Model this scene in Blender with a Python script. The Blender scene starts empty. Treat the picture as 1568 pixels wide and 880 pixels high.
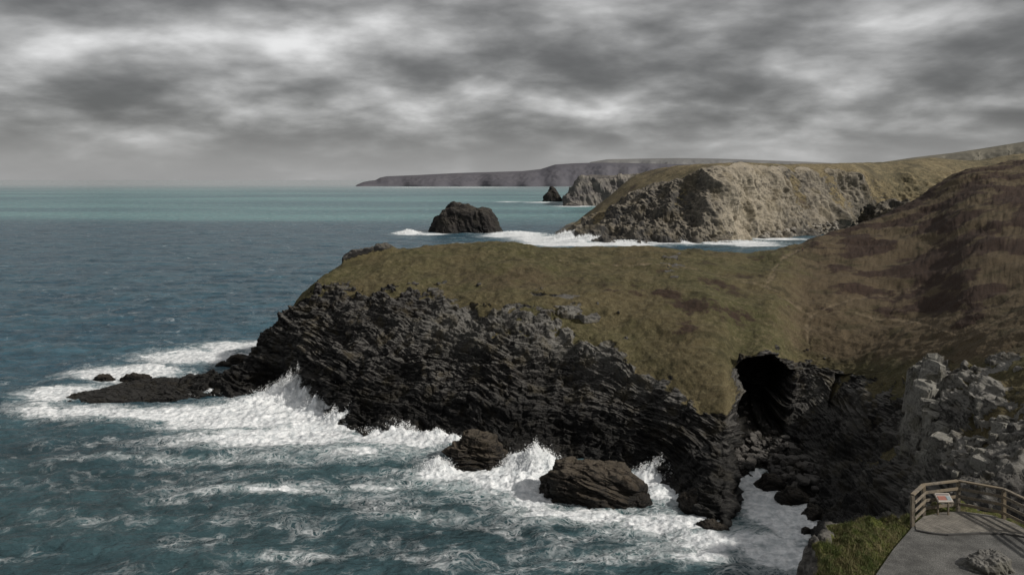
import bpy, math, random
import numpy as np
from mathutils import Vector

scene = bpy.context.scene
scene.view_settings.view_transform = 'Standard'
scene.view_settings.look = 'None'
scene.view_settings.exposure = 0
random.seed(3)
RNG = np.random.RandomState(7)

# ------------------------------------------------------------------ image coordinates
# Positions are image pixels projected from the viewpoint (0,0,80 m above the sea):
# pixel column, pixel row and an assumed distance -> world metres.
F = 1230.0; H = 80.0
def from_px(px, py, Y):
    return ((px-784)/F*Y, Y, H-(py-273)/F*Y)
def seaY(py): return H*F/(py-273.0)

# ------------------------------------------------------------------ noise
perm = RNG.permutation(256).astype(np.int32)
perm = np.concatenate([perm, perm, perm])
G = RNG.normal(size=(256, 3)).astype(np.float32)
G /= np.linalg.norm(G, axis=1)[:, None]
def perlin(x, y, z, seed=0):
    x = np.asarray(x, np.float32)+seed*17.31; y = np.asarray(y, np.float32)+seed*5.77; z = np.asarray(z, np.float32)+seed*9.13
    xi = np.floor(x).astype(np.int32); yi = np.floor(y).astype(np.int32); zi = np.floor(z).astype(np.int32)
    xf = x-xi; yf = y-yi; zf = z-zi
    u = xf*xf*xf*(xf*(xf*6-15)+10); v = yf*yf*yf*(yf*(yf*6-15)+10); w = zf*zf*zf*(zf*(zf*6-15)+10)
    out = 0
    for dx in (0, 1):
        wx = u if dx else 1-u
        hx = perm[(xi+dx) & 255]
        for dy in (0, 1):
            wy = v if dy else 1-v
            hy = perm[(hx+yi+dy) & 255]
            for dz in (0, 1):
                wz = w if dz else 1-w
                g = G[perm[(hy+zi+dz) & 255]]
                out = out + wx*wy*wz*(g[..., 0]*(xf-dx)+g[..., 1]*(yf-dy)+g[..., 2]*(zf-dz))
    return out*1.6
def fbm(x, y, z, o=4, seed=0, gain=.5):
    s = 0; a = 1.0; f = 1.0
    for i in range(o):
        s = s+a*perlin(x*f, y*f, z*f, seed+i*3)
        a *= gain; f *= 2.03
    return s
def ridged(x, y, z, o=4, seed=0):
    s = 0; a = 1.0; f = 1.0
    for i in range(o):
        s = s+a*(1-2*np.abs(perlin(x*f, y*f, z*f, seed+i*3)))
        a *= .5; f *= 2.07
    return s
def cell(x, y, z):
    xi = np.floor(x).astype(np.int32); yi = np.floor(y).astype(np.int32); zi = np.floor(z).astype(np.int32)
    return perm[(perm[(perm[xi & 255]+yi) & 255]+zi) & 255]/127.5-1
def sstep(a, b, x):
    t = np.clip((x-a)/(b-a), 0, 1); return t*t*(3-2*t)

def pchip(xk, Yk, xq):
    xk = np.asarray(xk, float); Yk = np.asarray(Yk, float)
    h = np.diff(xk); sh = (-1,)+(1,)*(Yk.ndim-1)
    d = np.diff(Yk, axis=0)/h.reshape(sh)
    m = np.zeros_like(Yk)
    a = d[:-1]; b = d[1:]
    same = (a*b) > 0
    w1 = (2*h[1:]+h[:-1]).reshape(sh); w2 = (h[1:]+2*h[:-1]).reshape(sh)
    with np.errstate(divide='ignore', invalid='ignore'):
        hm = (w1+w2)/(w1/a+w2/b)
    m[1:-1] = np.where(same, hm, 0)
    m[0] = d[0]; m[-1] = d[-1]
    i = np.clip(np.searchsorted(xk, xq, side='right')-1, 0, len(xk)-2)
    hh = h[i].reshape(sh); t = ((xq-xk[i])/h[i]).reshape(sh)
    t2 = t*t; t3 = t2*t
    return (2*t3-3*t2+1)*Yk[i]+(t3-2*t2+t)*hh*m[i]+(-2*t3+3*t2)*Yk[i+1]+(t3-t2)*hh*m[i+1]

# ------------------------------------------------------------------ mesh helpers
def mesh_from(name, verts, faces, mat=None, smooth=True, attrs=None, parent=None):
    me = bpy.data.meshes.new(name)
    verts = np.asarray(verts, np.float32).reshape(-1, 3); faces = np.asarray(faces, np.int32)
    me.vertices.add(len(verts)); me.vertices.foreach_set('co', verts.ravel())
    k = faces.shape[1]
    me.loops.add(faces.size); me.loops.foreach_set('vertex_index', faces.ravel())
    me.polygons.add(len(faces))
    me.polygons.foreach_set('loop_start', np.arange(0, faces.size, k, dtype=np.int32))
    me.polygons.foreach_set('loop_total', np.full(len(faces), k, np.int32))
    me.update(calc_edges=True)
    me.polygons.foreach_set('use_smooth', np.full(len(faces), smooth, bool))
    if attrs:
        for n, a in attrs.items():
            at = me.attributes.new(n, 'FLOAT', 'POINT')
            at.data.foreach_set('value', np.asarray(a, np.float32).ravel())
    ob = bpy.data.objects.new(name, me)
    scene.collection.objects.link(ob)
    if mat: me.materials.append(mat)
    if parent: ob.parent = parent
    return ob
def grid_faces(nr, nc):
    i = np.arange(nr*nc).reshape(nr, nc)
    return np.stack([i[:-1, :-1], i[:-1, 1:], i[1:, 1:], i[1:, :-1]], -1).reshape(-1, 4)
def grid_normals(P):
    du = np.gradient(P, axis=1); dv = np.gradient(P, axis=0)
    n = np.cross(du, dv); l = np.linalg.norm(n, axis=-1, keepdims=True)
    return n/np.maximum(l, 1e-6)

# ------------------------------------------------------------------ shader helpers
class NT:
    def __init__(s, tree): s.t = tree; s.n = tree.nodes; s.l = tree.links
    def node(s, t, **kw):
        nd = s.n.new(t)
        for k, v in kw.items(): setattr(nd, k, v)
        return nd
    def put(s, sock, v):
        if isinstance(v, bpy.types.NodeSocket): s.l.new(v, sock)
        elif isinstance(v, (tuple, list)) and len(v) == 3 and sock.type == 'RGBA': sock.default_value = (*v, 1)
        else: sock.default_value = v
    def m(s, op, a, b=0.0, c=0.0, clamp=False):
        nd = s.node('ShaderNodeMath', operation=op); nd.use_clamp = clamp
        s.put(nd.inputs[0], a); s.put(nd.inputs[1], b); s.put(nd.inputs[2], c); return nd.outputs[0]
    def mix(s, f, a, b, bt='MIX'):
        nd = s.node('ShaderNodeMix', data_type='RGBA', blend_type=bt)
        s.put(nd.inputs[0], f); s.put(nd.inputs[6], a); s.put(nd.inputs[7], b); return nd.outputs[2]
    def rng(s, v, a, b, c=0.0, d=1.0, st='SMOOTHSTEP'):
        nd = s.node('ShaderNodeMapRange', interpolation_type=st)
        for i, q in enumerate((v, a, b, c, d)): s.put(nd.inputs[i], q)
        return nd.outputs[0]
    def noise(s, vec, scale, detail=5, rough=.55, dist=0.0):
        nd = s.node('ShaderNodeTexNoise'); s.put(nd.inputs['Vector'], vec)
        nd.inputs['Scale'].default_value = scale; nd.inputs['Detail'].default_value = detail
        nd.inputs['Roughness'].default_value = rough; nd.inputs['Distortion'].default_value = dist
        return nd.outputs['Fac']
    def vor(s, vec, scale, feature='F1', rand=1.0):
        nd = s.node('ShaderNodeTexVoronoi', feature=feature); s.put(nd.inputs['Vector'], vec)
        nd.inputs['Scale'].default_value = scale; nd.inputs['Randomness'].default_value = rand
        return nd.outputs['Distance'], nd
    def mapv(s, vec, sc=(1, 1, 1), loc=(0, 0, 0), rot=(0, 0, 0)):
        nd = s.node('ShaderNodeMapping'); s.put(nd.inputs['Vector'], vec)
        nd.inputs['Location'].default_value = loc; nd.inputs['Rotation'].default_value = rot; nd.inputs['Scale'].default_value = sc
        return nd.outputs[0]
    def obj(s): return s.node('ShaderNodeTexCoord').outputs['Object']
    def attr(s, n): return s.node('ShaderNodeAttribute', attribute_name=n).outputs['Fac']
    def sep(s, v):
        nd = s.node('ShaderNodeSeparateXYZ'); s.put(nd.inputs[0], v); return nd.outputs
    def comb(s, x, y, z):
        nd = s.node('ShaderNodeCombineXYZ'); s.put(nd.inputs[0], x); s.put(nd.inputs[1], y); s.put(nd.inputs[2], z); return nd.outputs[0]
    def bump(s, h, strength=.5, dist=.1, normal=None):
        nd = s.node('ShaderNodeBump'); s.put(nd.inputs['Height'], h)
        nd.inputs['Strength'].default_value = strength; nd.inputs['Distance'].default_value = dist
        if normal: s.put(nd.inputs['Normal'], normal)
        return nd.outputs[0]
def new_mat(name):
    m = bpy.data.materials.new(name); m.use_nodes = True
    nt = NT(m.node_tree); b = m.node_tree.nodes['Principled BSDF']
    return m, nt, b

def land_mat(name, rd, rm, rl, ga, gb, gc, heath, pathc, k=1.0, bumpd=.6, wetline=7.0, wet=.3, hz=None, vertical=False, rpale=None, wetw=6, dry=None):
    """rock (dark/mid/light), grass (3 tones), heather, path; k = feature size multiplier"""
    m, nt, b = new_mat(name)
    o = nt.obj(); z = nt.sep(o)[2]
    grass = nt.attr('grass'); heathA = nt.attr('heath'); path = nt.attr('path'); pale_lit = nt.attr('pale')  # pale stone; on the bay cliff also painted sunlight
    if vertical: st = nt.mapv(o, sc=(.22/k, .22/k, .08/k), rot=(0.1, .35, 0)); st2 = nt.mapv(o, sc=(.9/k, .9/k, .3/k), rot=(0.1, .3, 0))
    else: st = nt.mapv(o, sc=(.12/k, .12/k, .42/k), rot=(0.1, -.16, 0)); st2 = nt.mapv(o, sc=(.5/k, .5/k, 2.3/k), rot=(0.1, -.16, 0))
    n1 = nt.noise(st, 1.0, 8, .65, .4)
    n2 = nt.noise(st2, 1.0, 6, .7)
    n3 = nt.noise(o, .06/k, 5, .6)
    n4 = nt.noise(o, .9/k, 8, .7)
    c = nt.mix(nt.rng(n1, .38, .62), rd, rm)
    light = nt.m('MULTIPLY', nt.rng(n2, .48, .70), nt.rng(n3, .36, .62))
    c = nt.mix(nt.m('MULTIPLY', light, nt.m('ADD', .5, nt.m('MULTIPLY', pale_lit, .5))), c, rl)
    pf = nt.m('MULTIPLY', pale_lit, nt.rng(nt.m('ADD', nt.m('MULTIPLY', n4, .5), nt.m('MULTIPLY', n3, .5)), .4, .56, .1, 1.0))
    c = nt.mix(pf, c, rpale or rl)
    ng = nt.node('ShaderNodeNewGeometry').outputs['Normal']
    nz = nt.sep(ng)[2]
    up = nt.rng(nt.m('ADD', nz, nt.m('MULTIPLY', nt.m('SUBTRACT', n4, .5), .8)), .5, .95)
    c = nt.mix(nt.m('MULTIPLY', up, nt.m('ADD', .42, nt.m('MULTIPLY', pale_lit, .3))), c, rl)  # ledge tops lightened: dry lichened stone plus painted-in light from above
    # rusty/moss tint
    c = nt.mix(nt.m('MULTIPLY', nt.rng(nt.noise(o, .18/k, 4), .5, .66), .35), c, gb)
    # wet band above the sea
    wl = nt.rng(nt.m('ADD', z, nt.m('MULTIPLY', nt.m('SUBTRACT', n3, .5), 16.0)), wetline-3, wetline+wetw, wet, 1.0)
    wl = nt.m('MAXIMUM', wl, nt.m('MULTIPLY', pale_lit, 1.6), clamp=True)
    c = nt.mix(1.0, c, nt.comb(wl, wl, wl), 'MULTIPLY')
    # grass
    g1 = nt.noise(o, .03/k, 6, .6); g2 = nt.noise(o, .45/k, 6, .7); g3 = nt.noise(o, 2.2/k, 5, .75); g5 = nt.noise(o, .10/k, 7, .68)
    g = nt.mix(nt.rng(g1, .38, .62), ga, gb)
    g = nt.mix(nt.rng(g2, .42, .72), g, gc)
    if dry: g = nt.mix(nt.m('MULTIPLY', nt.rng(nt.m('ADD', nt.attr('dry'), nt.m('MULTIPLY', nt.m('SUBTRACT', g5, .5), 1.6)), .3, .8), .85), g, dry)
    g = nt.mix(nt.m('MULTIPLY', nt.rng(g5, .51, .63), .62), g, tuple(x*.5 for x in ga))
    g = nt.mix(nt.m('MULTIPLY', nt.rng(g2, .55, .75), .45), g, gc)
    dk = nt.rng(g3, .3, .62, .5, 1.15)
    g = nt.mix(1.0, g, nt.comb(dk, dk, dk), 'MULTIPLY')
    hp = nt.rng(nt.m('ADD', nt.m('MULTIPLY', heathA, .5), nt.m('ADD', nt.m('MULTIPLY', g2, .5), nt.m('MULTIPLY', g5, .7))), .86, .98)
    hc = nt.mix(nt.rng(g3, .35, .65), tuple(x*.5 for x in heath), heath)
    g = nt.mix(nt.m('MULTIPLY', hp, .85), g, hc)
    g = nt.mix(nt.m('MULTIPLY', path, nt.rng(g2, .35, .6, .05, .65)), g, pathc)
    gm = nt.m('ADD', grass, nt.m('MULTIPLY', nt.m('SUBTRACT', n4, .5), 1.1))
    gm = nt.m('ADD', gm, nt.m('MULTIPLY', nt.m('SUBTRACT', nz, .62), .9))
    gf = nt.rng(gm, .42, .62)
    col = nt.mix(gf, c, g)
    if hz: col = nt.mix(hz[0], col, hz[1])  # distance haze mixed into the base colour
    nt.put(b.inputs['Base Color'], col)
    nt.put(b.inputs['Roughness'], nt.rng(wl, wet, 1.0, .45, .92))
    b.inputs['Specular IOR Level'].default_value = .22
    hgt = nt.m('ADD', nt.m('MULTIPLY', n1, 1.2), nt.m('ADD', nt.m('MULTIPLY', n2, 1.0), nt.m('MULTIPLY', n4, .8)))
    hg = nt.m('ADD', nt.m('MULTIPLY', g2, .6), nt.m('MULTIPLY', g3, .3))
    hmix = nt.node('ShaderNodeMix', data_type='FLOAT'); nt.put(hmix.inputs[0], gf); nt.put(hmix.inputs[2], hgt); nt.put(hmix.inputs[3], hg)
    nt.put(b.inputs['Normal'], nt.bump(hmix.outputs[0], .9, bumpd*k))
    return m

def rock_disp(P, k=1.0, seed=0, dipx=.17):
    x, y, z = P[..., 0]/k, P[..., 1]/k, P[..., 2]/k
    wz = fbm(x*.035, y*.035, z*.035, 2, 5+seed)
    s = z+dipx*x+.08*y+4.0*wz
    mod = sstep(-.35, .35, perlin(x*.045, y*.045, z*.06, 71+seed))
    a = fbm(x*.06, y*.06, s*.27, 4, 1+seed); a = np.sign(a)*np.abs(a)**.7
    b = fbm(x*.22, y*.22, s*.75, 3, 11+seed)
    c = ridged(x*.04, y*.04, z*.05, 4, 21+seed)
    wx = perlin(x*.3, y*.3, z*.3, 31)*.8; wy = perlin(x*.11, y*.11, z*.11, 36)*1.6
    bl = 1.4*cell(x/7+wy, y/7+wy, s/3.6)+1.0*cell(x/3.1+wx, y/3.1+wx, s/1.9)+.6*cell(x/1.4+wx+9, y/1.4, s/.9)
    # thin shelving beds: saw-tooth profile, treads catch the light
    t = s/2.3+.5*perlin(x*.12, y*.12, z*.1, 44); saw = t-np.floor(t)
    t2 = s/.85+.6*perlin(x*.3, y*.3, z*.2, 45); saw2 = t2-np.floor(t2)
    return k*((.6+1.1*mod)*a+(.3+.3*mod)*b+2.2*(c-.6)+.50*bl-(.9*saw+.35*saw2-.6)*(.35+.65*mod))
def crag_disp(P, k=1.0, seed=0):
    """massive, vertically jointed rock"""
    x, y, z = P[..., 0]/k, P[..., 1]/k, P[..., 2]/k
    s = x+.35*z
    c = ridged(s*.05, y*.05, z*.018, 5, 21+seed)
    a = fbm(s*.1, y*.1, z*.07, 5, 1+seed, .55)
    wx = perlin(x*.3, y*.3, z*.3, 31)*.8
    bl = cell(s/5+wx, y/5, z/7+wx)+.5*cell(s/2.2+wx, y/2.2, z/3)
    return k*(2.6*(c-.6)+1.5*a+.35*bl)

def col_samples(u, step):
    out = []
    for i in range(len(u)-1):
        n = max(2, int(round((u[i+1]-u[i])/step)))
        out += list(np.linspace(u[i], u[i+1], n, endpoint=False))
    return np.array(out+[u[-1]])
def row_samples(counts):
    out = []
    for i, n in enumerate(counts): out += list(i+np.arange(n)/n)
    return np.array(out+[len(counts)])

def seg_dist(P, pts):
    d = np.full(P.shape[:-1], 1e9)
    for a, b in zip(pts[:-1], pts[1:]):
        a = np.array(a[:2]); b = np.array(b[:2]); ab = b-a
        t = np.clip(((P[..., 0]-a[0])*ab[0]+(P[..., 1]-a[1])*ab[1])/(ab@ab), 0, 1)
        d = np.minimum(d, np.hypot(P[..., 0]-a[0]-t*ab[0], P[..., 1]-a[1]-t*ab[1]))
    return d

# ================================================================== HEADLAND + HILLSIDE
cols = [ # u, [base, low, mid, edge, g1, g2, sky], (dy1,z1,dy2,z2), grassline
 (85,  [(85,614,288.5),(86,613.5,289),(87,613,289.5),(88,612.5,290),(89,612,290.5),(90,611.5,291),(91,611,291.5)], (3,-1,8,-6), 9),
 (150, [(150,615,287.5),(150,611,289),(152,607,290.5),(154,602,292),(156,598,293.5),(158,595,294.5),(160,593,296)], (6,-1,12,-6), 9),
 (240, [(240,610,292),(240,604,294),(239,598,296),(238,591,298),(237,586,300),(236,582,302),(235,579,304)], (7,-1,14,-6), 9),
 (330, [(335,607,294.5),(333,601,296),(331,595,298),(329,588,300),(328,582,303),(326,577,306),(325,573,309)], (8,-1,14,-6), 9),
 (385, [(390,603,298),(388,592,300),(387,581,302),(386,573,304),(385,565,307),(384,556,310),(382,548,313)], (9,2,22,-6), 9),
 (412, [(425,600,300),(420,576,303),(415,555,306),(410,538,309),(407,527,312),(405,518,315),(402,511,319)], (10,8,30,-6), 9),
 (455, [(475,622,282),(468,590,288),(458,552,295),(448,515,303),(443,500,309),(440,490,314),(437,480,321)], (12,15,40,-6), 7),
 (505, [(540,655,257.6),(520,612,268),(505,562,282),(493,505,298),(486,470,309),(484,450,316),(482,433,324)], (15,25,45,-6), 6.3),
 (560, [(590,661,253.5),(575,625,261),(560,565,273),(555,502,290),(550,458,307),(545,422,325),(545,395,343)], (15,35,55,-6), 5.3),
 (620, [(642,665,251),(632,635,257),(625,572,268),(618,512,281),(615,458,300),(612,415,325),(612,382,352)], (20,38,65,-6), 5.15),
 (700, [(712,676,244),(706,645,250),(700,582,260),(698,522,272),(695,462,295),(695,412,328),(695,373,362)], (25,38,80,-6), 4.85),
 (780, [(786,703,229),(783,665,239),(780,590,253),(780,505,270),(780,450,293),(775,410,325),(770,372,366)], (25,38,90,-6), 4.35),
 (860, [(862,702,229.4),(860,670,236),(860,602,248),(860,512,266),(860,455,290),(855,412,325),(850,378,370)], (25,36,90,-6), 4.4),
 (930, [(927,711,224.6),(926,682,230),(925,612,240),(925,545,253),(925,475,280),(925,422,315),(930,379,372)], (25,36,90,-6), 4.15),
 (990, [(990,722,219),(990,692,224),(990,640,231),(985,592,238),(985,512,262),(985,432,305),(990,377,374)], (25,36,90,-6), 4.0),
 (1050,[(1062,768,198.8),(1056,712,210),(1050,665,219),(1045,622,226),(1045,532,250),(1045,442,295),(1060,383,375)], (30,33,90,-6), 3.95),
 (1105,[(1112,800,186.7),(1114,730,200),(1113,672,211),(1108,622,220),(1105,540,245),(1105,452,290),(1120,388,378)], (30,30,100,-6), 4.0),
 (1122,[(1124,735,213),(1124,695,224),(1124,642,233),(1123,560,244),(1127,530,256),(1140,462,290),(1150,388,380)], (30,30,110,-6), 4.1),
 (1165,[(1155,722,219),(1158,680,236),(1162,625,246),(1162,545,248),(1167,522,258),(1178,462,290),(1188,381,385)], (40,30,130,-6), 4.1),
 (1220,[(1185,735,213),(1200,685,230),(1215,615,246),(1222,568,258),(1226,534,268),(1230,472,295),(1235,369,402)], (50,30,180,-6), 4.3),
 (1280,[(1230,770,198),(1250,712,215),(1270,650,232),(1285,592,245),(1290,548,256),(1292,485,285),(1290,352,427)], (60,30,250,-6), 4.1),
 (1340,[(1272,792,189.6),(1310,742,197),(1330,662,215),(1337,585,232),(1342,548,245),(1350,485,280),(1350,330,447)], (70,30,300,2), 3.85),
 (1400,[(1266,812,182.5),(1345,790,175),(1388,695,185),(1412,595,200),(1432,548,215),(1425,485,262),(1410,302,467)], (80,35,320,10), 4.1),
 (1470,[(1255,835,175),(1390,805,150),(1440,705,165),(1470,605,180),(1490,545,195),(1482,474,245),(1470,265,482)], (90,50,340,20), 4.1),
 (1568,[(1300,900,157),(1470,830,118),(1530,705,140),(1560,612,160),(1570,535,180),(1570,455,235),(1568,242,502)], (100,60,360,30), 3.9),
 (1760,[(1420,960,143),(1650,860,105),(1700,720,130),(1740,620,150),(1750,520,175),(1760,430,230),(1765,212,520)], (100,75,380,40), 4.1),
 (2100,[(1700,1000,135),(1950,880,95),(2000,730,120),(2060,620,145),(2080,500,170),(2090,410,230),(2110,180,540)], (100,95,400,50), 4.1),
]
u = np.array([c[0] for c in cols], float)
K = []
for c in cols:
    pts = [from_px(*p) for p in c[1]]
    b0 = pts[0]; sk = pts[-1]
    dy1, z1, dy2, z2 = c[2]
    under = (b0[0]-1.0, b0[1]-4, -9.0)
    K.append([under]+pts+[(sk[0]+dy1*sk[0]/sk[1]*.6, sk[1]+dy1, z1), (sk[0]+dy2*sk[0]/sk[1]*.6, sk[1]+dy2, z2)])
K = np.array(K)                     # cols, rows, 3
uq = col_samples(u, 1.1); uq = np.concatenate([uq[uq < 1575], uq[uq >= 1575][::3]])
vq = row_samples([8, 70, 95, 105, 95, 75, 80, 28, 14])
A = pchip(u, K, uq)                 # C,rows,3
A = np.transpose(A, (1, 0, 2))      # rows,C,3
P = pchip(np.arange(10.), A, vq)    # R,C,3
V = vq[:, None]*np.ones(len(uq)); U = np.ones(len(vq))[:, None]*uq
gl = pchip(u, np.array([c[3] for c in cols], float), uq)[None, :]
nA = fbm(P[..., 0]*.05, P[..., 1]*.05, P[..., 2]*.05, 4, 40)
nB = fbm(P[..., 0]*.16, P[..., 1]*.16, P[..., 2]*.16, 4, 50)
wob_ = 1+.9*(1-sstep(700, 900, U))
grass = sstep(-.16, .16, V-gl+nA*.42*wob_+nB*.3*wob_)
# ledges of slate breaking through the turf
led = perlin(P[..., 0]*.05, P[..., 1]*.16, P[..., 2]*.45, 77)
outc = sstep(.2, .4, nB*.7+led*.5+1.1*np.exp(-((U-870)/90)**2-((V-4.75)/.55)**2)+1.0*np.exp(-((U-1030)/22)**2-((V-6.4)/.5)**2)+.85*np.exp(-((U-640)/130)**2-((V-5.35)/.3)**2)+.6*np.exp(-((U-520)/45)**2-((V-6.2)/.5)**2)+.5*np.exp(-((U-1240)/120)**2-((V-4.9)/.2)**2)-.76)
outc = np.maximum(outc, sstep(.1, .3, nA+nB*.6)*sstep(1380, 1430, U)*(1-sstep(4.9, 5.1, V)))
outc = np.maximum(outc, (sstep(540, 548, U)-sstep(600, 622, U))*sstep(6.8, 6.92, V))
gpatch = sstep(.0, .25, nA-.2*nB)*sstep(1230, 1300, U)*sstep(2.2, 3.0, V)
grass = np.maximum(grass, gpatch*.9)
grass = grass*(1-outc)
grass = np.where((V > 7.2) & (U > 500), 1.0, grass)
# fold the sea cave into the cliff
cave = sstep(1118, 1136, U)*(1-sstep(1190, 1216, U))*sstep(2.15, 2.5, V)*(1-sstep(3.75, 3.98, V))
cave2 = sstep(1270, 1295, U)*(1-sstep(1330, 1365, U))*sstep(3.2, 3.4, V)*(1-sstep(4.1, 4.45, V))
Nn = grid_normals(P)
if Nn[300, 600, 1] > 0: Nn = -Nn
d = rock_disp(P)
craggy = sstep(1180, 1380, U)
d = d*(1-craggy)+craggy*(crag_disp(P, .9, 5)*1.1+.6*d)
amp = sstep(85, 420, U)*.72+.28
rw = (1-grass)
inturf = sstep(.1, .35, V-gl)*sstep(500, 540, U)*(1-sstep(6.75, 6.9, V))
dr = d*rw*amp*(1-.4*sstep(6.5, 7, V))*(1-.6*inturf)
dr = dr+(sstep(540, 548, U)-sstep(600, 622, U))*sstep(6.75, 6.95, V)*(1-sstep(7.2, 7.5, V))*2.2
x, y, z = P[..., 0], P[..., 1], P[..., 2]
dg = grass*(fbm(x*.05, y*.05, z*.05, 3, 60)*1.3+fbm(x*.3, y*.3, z*.3, 4, 66)*.40)
far = sstep(1150, 1450, U)*sstep(5.5, 6.6, V)
dg = dg+grass*far*(fbm(x*.02, y*.012, 0*z, 2, 69)*1.4+fbm(x*.12, y*.07, 0*z, 3, 73)*.7)
P2 = P+Nn*(dr+dg)[..., None]
P2[..., 1] += cave*26+cave2*9
P2[..., 0] += cave*5
heath = np.clip(.95*np.exp(-((U-1010)/100)**2-((V-5.4)/.8)**2)+.7*sstep(1190, 1330, U)*sstep(5.7, 6.3, V)+.45*sstep(900, 1150, U)*sstep(5., 6, V)+.35*sstep(1400, 1500, U), 0, 1)
heath = heath*(.65+1.0*nA)
dryA = np.clip(sstep(1120, 1300, U)*sstep(4.6, 5.4, V)*.85+.35*np.exp(-((U-800)/140)**2-((V-5.6)/.5)**2)+.25, 0, 1)
paths = [[from_px(1240,548,268)[:2], from_px(1236,505,283)[:2], from_px(1245,490,290)[:2], from_px(1215,470,296)[:2], from_px(1165,440,310)[:2], from_px(1100,418,325)[:2], from_px(1000,410,330)[:2], from_px(860,400,338)[:2]],
         [from_px(1245,490,290)[:2], from_px(1310,492,288)[:2], from_px(1390,500,272)[:2], from_px(1470,515,225)[:2], from_px(1568,500,215)[:2]],
         [from_px(1245,492,290)[:2], from_px(1330,450,305)[:2], from_px(1450,425,300)[:2], from_px(1568,395,300)[:2]],
         [from_px(1175,440,310)[:2], from_px(1190,405,345)[:2], from_px(1230,380,385)[:2]]]
pd = np.minimum.reduce([seg_dist(P2, p) for p in paths])
pathA = 1-sstep(.3, 1.3, pd+nB*1.2)
P2[..., 2] -= pathA*.3*grass
pale = np.clip(.9*sstep(1385, 1425, U)*sstep(2.6, 3.1, V)*(1-sstep(4.6, 4.9, V))+.42*sstep(1215, 1260, U)*sstep(1.6, 2.1, V)*(.6+nA)+.7*np.exp(-((U-840)/160)**2-((V-4.25)/.65)**2)+.3*np.exp(-((U-1140)/40)**2-((V-1.8)/.5)**2), 0, 1)

land = land_mat('headland_ground', (.006,.006,.0065), (.027,.025,.024), (.21,.20,.185),
                (.064,.060,.026), (.090,.072,.037), (.128,.108,.060), (.042,.024,.019), (.19,.15,.10), wetline=9, wetw=10, wet=.28, rpale=(.25,.24,.215), dry=(.094,.069,.043))
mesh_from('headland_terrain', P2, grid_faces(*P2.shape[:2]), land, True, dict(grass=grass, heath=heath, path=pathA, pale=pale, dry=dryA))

def ground_z(X, Y, lo=5.0):
    m = (V >= lo)
    dd = np.where(m, (P2[..., 0]-X)**2+(P2[..., 1]-Y)**2, 1e9)
    i = np.unravel_index(np.argmin(dd), dd.shape); return float(P2[i][2])

# ================================================================== FAR CLIFFS (bay)
D = [ # u, base, mid, edge, sky, grassline, palefactor (sunlit faces painted paler)
 (848,[(848,357,1175),(849,356,1178),(850,355.5,1182),(851,355,1190)],9,.0),
 (870,[(868,364,1085),(868,357,1110),(869,352,1140),(871,348,1180)],3.4,.0),
 (890,[(886,369,1028),(887,355,1080),(889,343,1150),(893,331,1225)],3.2,.0),
 (930,[(930,370.5,1010),(930,347,1060),(930,322,1130),(932,302,1235)],3.1,.0),
 (985,[(985,371.5,1000),(985,337,1050),(985,297,1110),(978,266,1255)],3.15,.0),
 (1040,[(1042,371.5,1000),(1045,327,1040),(1045,277,1080),(1040,254,1185)],3.2,.05),
 (1092,[(1092,371,1004),(1093,318,1028),(1096,262,1058),(1095,250,1120)],3.5,.45),
 (1140,[(1122,367,1047),(1135,315,1085),(1145,261,1120),(1142,250,1180)],3.6,.8),
 (1195,[(1180,363,1094),(1190,312,1145),(1197,262,1190),(1197,251,1260)],3.5,.6),
 (1250,[(1238,361,1118),(1246,312,1190),(1252,262,1250),(1252,251,1320)],3.3,.4),
 (1300,[(1275,356,1185),(1290,316,1240),(1302,260,1290),(1302,250,1360)],2.9,.35),
 (1350,[(1310,342,1290),(1338,312,1290),(1355,277,1320),(1348,249,1420)],2.3,.2),
 (1405,[(1372,336,1250),(1392,300,1300),(1402,264,1350),(1422,242,1480)],1.5,.1),
 (1480,[(1450,330,1250),(1472,290,1300),(1482,264,1400),(1482,246,1500)],1.0,.1),
 (1568,[(1568,300,1200),(1570,270,1300),(1570,250,1430),(1570,235,1550)],1.0,.1),
 (1900,[(1900,280,1200),(1900,250,1300),(1900,235,1430),(1900,215,1600)],1.0,.1),
]
du_ = np.array([c[0] for c in D], float); DK = []
for c in D:
    pts = [from_px(*p) for p in c[1]]; b0 = pts[0]; sk = pts[-1]
    DK.append([(b0[0], b0[1]-12, min(b0[2]-12, -8))]+pts+[(sk[0]*1.08+15, sk[1]+120, sk[2]*.82), (sk[0]*1.4+40, sk[1]+600, -8 if c[0] < 900 else sk[2]*.55)])
DK = np.array(DK)
duq = col_samples(du_, .8); dvq = row_samples([6, 80, 90, 40, 14, 6])
DP = pchip(np.arange(7.), np.transpose(pchip(du_, DK, duq), (1, 0, 2)), dvq)
DV = dvq[:, None]*np.ones(len(duq)); DU = np.ones(len(dvq))[:, None]*duq
x, y, z = DP[..., 0], DP[..., 1], DP[..., 2]
dn = fbm(x*.012, y*.012, z*.012, 4, 80)
dgl = pchip(du_, np.array([c[2] for c in D], float), duq)[None, :]
dgrass = sstep(-.15, .15, DV-dgl+dn*.6)
dgrass = np.maximum(dgrass, .85*sstep(.05, .35, dn+.3*perlin(x*.06, y*.06, z*.02, 5))*sstep(1120, 1240, DU)*sstep(1.5, 2.1, DV))
dgrass = np.maximum(dgrass, .7*sstep(.1, .4, dn)*(1-sstep(1030, 1080, DU))*sstep(1.9, 2.4, DV))
DN = grid_normals(DP)
if DN[60, 200, 1] > 0: DN = -DN
dd_ = crag_disp(DP, 3.2, 3)*1.35+rock_disp(DP, 2.6, 3, .1)*.22
fade = sstep(848, 920, DU)*.85+.15
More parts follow.
